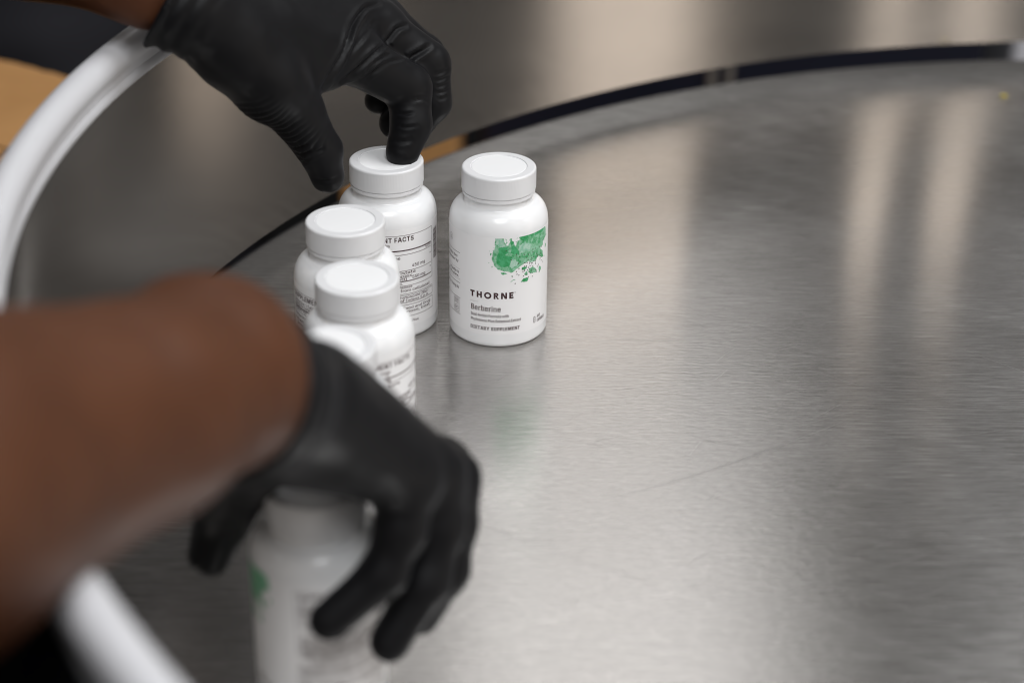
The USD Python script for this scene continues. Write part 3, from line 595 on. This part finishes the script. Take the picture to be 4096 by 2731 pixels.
def right_glove(p):
    d = RH(p); s = (p - cuffR.astype(np.float32)) @ armR.astype(np.float32)
    return np.maximum(d - .0008, -s)
gr2 = surface_nets(right_glove, RH.lo, RH.hi, .0016); lap(gr2, 3)
V = gr2.vertices.copy(); s = (V - cuffR) @ armR
dd = .0008 * (meshkit.fbm(V * 40, 3, 12) - .5) * 2 + np.exp(-((s - .002) / .002) ** 2) * .0012
dd += np.clip(1 - (s - .004) / .03, 0, 1) * (s > .004) * .0014 * (np.abs(np.sin((s + .004 * meshkit.fbm(V * 30, 2, 4)) / .01 * math.pi)) - .5)
gr2.vertices = V + gr2.vertex_normals * dd[:, None]

# ---- body
eR, eL = P(-300, 1138, .60), P(-520, -170, 1.05)
sR, sL = np.array([-.455, .455, .455]), np.array([-.545, .855, .430])
chest, hips = np.array([-.575, .665, .36]), np.array([-.66, .66, .02])
hd = np.array([-.475, .655, .735])
BD = Limb()
BD.chain([P(650, 930, .780), P(560, 892, .752), P(495, 872, .735), P(300, 952, .69), eR], [.0230, .0288, .0335, .0395, .0575], .008)
BD.bone(P(420, 762, .73), P(505, 772, .740), .018, .018, .02)
BD.chain([H(470, 0, 18), H(345, -38, 15), H(60, -118, 14), eL], [.0205, .0222, .0250, .0370], .012)
BD.bone(H(250, -2, 8), H(335, 34, 6), .0050, .0050, .012)
BD.chain([eR, sR], [.058, .060], .02); BD.chain([eL, sL], [.042, .058], .02)
BD.bone(sR, sL, .062, .062, .05); BD.bone(chest, hips, .125, .125, .06)
BD.bone((sR + sL) / 2 + np.array([.0, 0, .03]), hd + np.array([-.02, 0, -.06]), .062, .056, .03)
fdir = unit([.86, 0.0, -.5]); fup = unit([.5, 0, .86]); fsd = np.array([0, 1., 0])
def body(p):
    d = BD(p); q = p - hd.astype(np.float32)
    L = np.stack([q @ fdir.astype(np.float32), q @ fsd.astype(np.float32), q @ fup.astype(np.float32)], 1)
    e = smin(ellip(L, (-.015, 0, .03), (.098, .078, .095)), ellip(L, (.022, 0, -.055), (.068, .060, .072)), .03)
    e = smin(e, capsule(L, (.088, 0, .012), (.108, 0, -.030), .008, .014), .014)                                                  # nose
    for s_ in (-1, 1):
        e = smin(e, ellip(L, (-.005, s_ * .080, -.005), (.022, .010, .032)), .006)                                                # ears
        e = np.maximum(e, -ellip(L, (.100, s_ * .032, .018), (.018, .020, .011))); e = smin(e, ellip(L, (.078, s_ * .032, .016), (.013, .014, .013)), .003)   # eyes
    e = smin(e, ellip(L, (.080, 0, -.068), (.012, .024, .0075)), .005); e = smin(e, ellip(L, (.079, 0, -.080), (.012, .020, .007)), .005)                     # lips
    return smin(d, e, .02)
lo = np.minimum(np.minimum(BD.lo, hd - .14), 9); hi = np.maximum(BD.hi, hd + .15)
bd = surface_nets(body, lo, hi, .0042); lap(bd, 2)
ps = thing('person', 'person in dark clothes reaching over the turntable with bare forearms and black gloves', 'person')
obj('body', bd, 'skin', ps, smooth=True)
tag(obj('glove', gl, 'glove_nitrile', ps, smooth=True), 'black nitrile glove with its fingertip on a bottle cap')
tag(obj('glove', gr2, 'glove_nitrile', ps, smooth=True), 'blurred black nitrile glove gripping the near bottle')
SH = Limb()
SH.bone(sR, sL, .072, .072, .05); SH.bone(chest, hips, .142, .145, .06); SH.bone(hips, hips + np.array([0, 0, -.08]), .145, .15, .05)
SH.bone(sR, sR + (eR - sR) * .45, .074, .070, .03); SH.bone(sL, sL + (eL - sL) * .55, .070, .064, .03)
sh = surface_nets(lambda p: np.maximum(SH(p) + .006 * (meshkit.noise(p * 14, 3) - .5), p[:, 2] - .535), SH.lo, SH.hi, .007); lap(sh, 2); obj('shirt', sh, 'dark_cloth', ps, smooth=True)
TR = Limb()
for s_ in (-1, 1):
    TR.chain([hips + np.array([0, s_ * .08, -.06]), hips + np.array([.02, s_ * .10, -.44]), np.array([hips[0], hips[1] + s_ * .10, FZ + .09])], [.095, .075, .058], .03)
tr_ = surface_nets(lambda p: TR(p) + .005 * (meshkit.noise(p * 12, 6) - .5), TR.lo, TR.hi, .009); lap(tr_, 2); obj('trousers', tr_, 'dark_cloth', ps, smooth=True)
for s_ in (-1, 1):
    obj('shoe', rounded_box((.27, .095, .075), .035, (hips[0] + .06, hips[1] + s_ * .10, FZ + .0375)), 'hair', ps, smooth=True)
hc = surface_nets(lambda p: np.maximum(ellip(np.stack([(p - hd.astype(np.float32)) @ fdir.astype(np.float32), (p - hd.astype(np.float32)) @ fsd.astype(np.float32), (p - hd.astype(np.float32)) @ fup.astype(np.float32)], 1), (-.018, 0, .034), (.104, .084, .101)), -((p - hd.astype(np.float32)) @ (fup * .8 - fdir * .6).astype(np.float32)) + .012), hd - .16, hd + .17, .005)
obj('hair', hc, 'hair', ps, smooth=True)
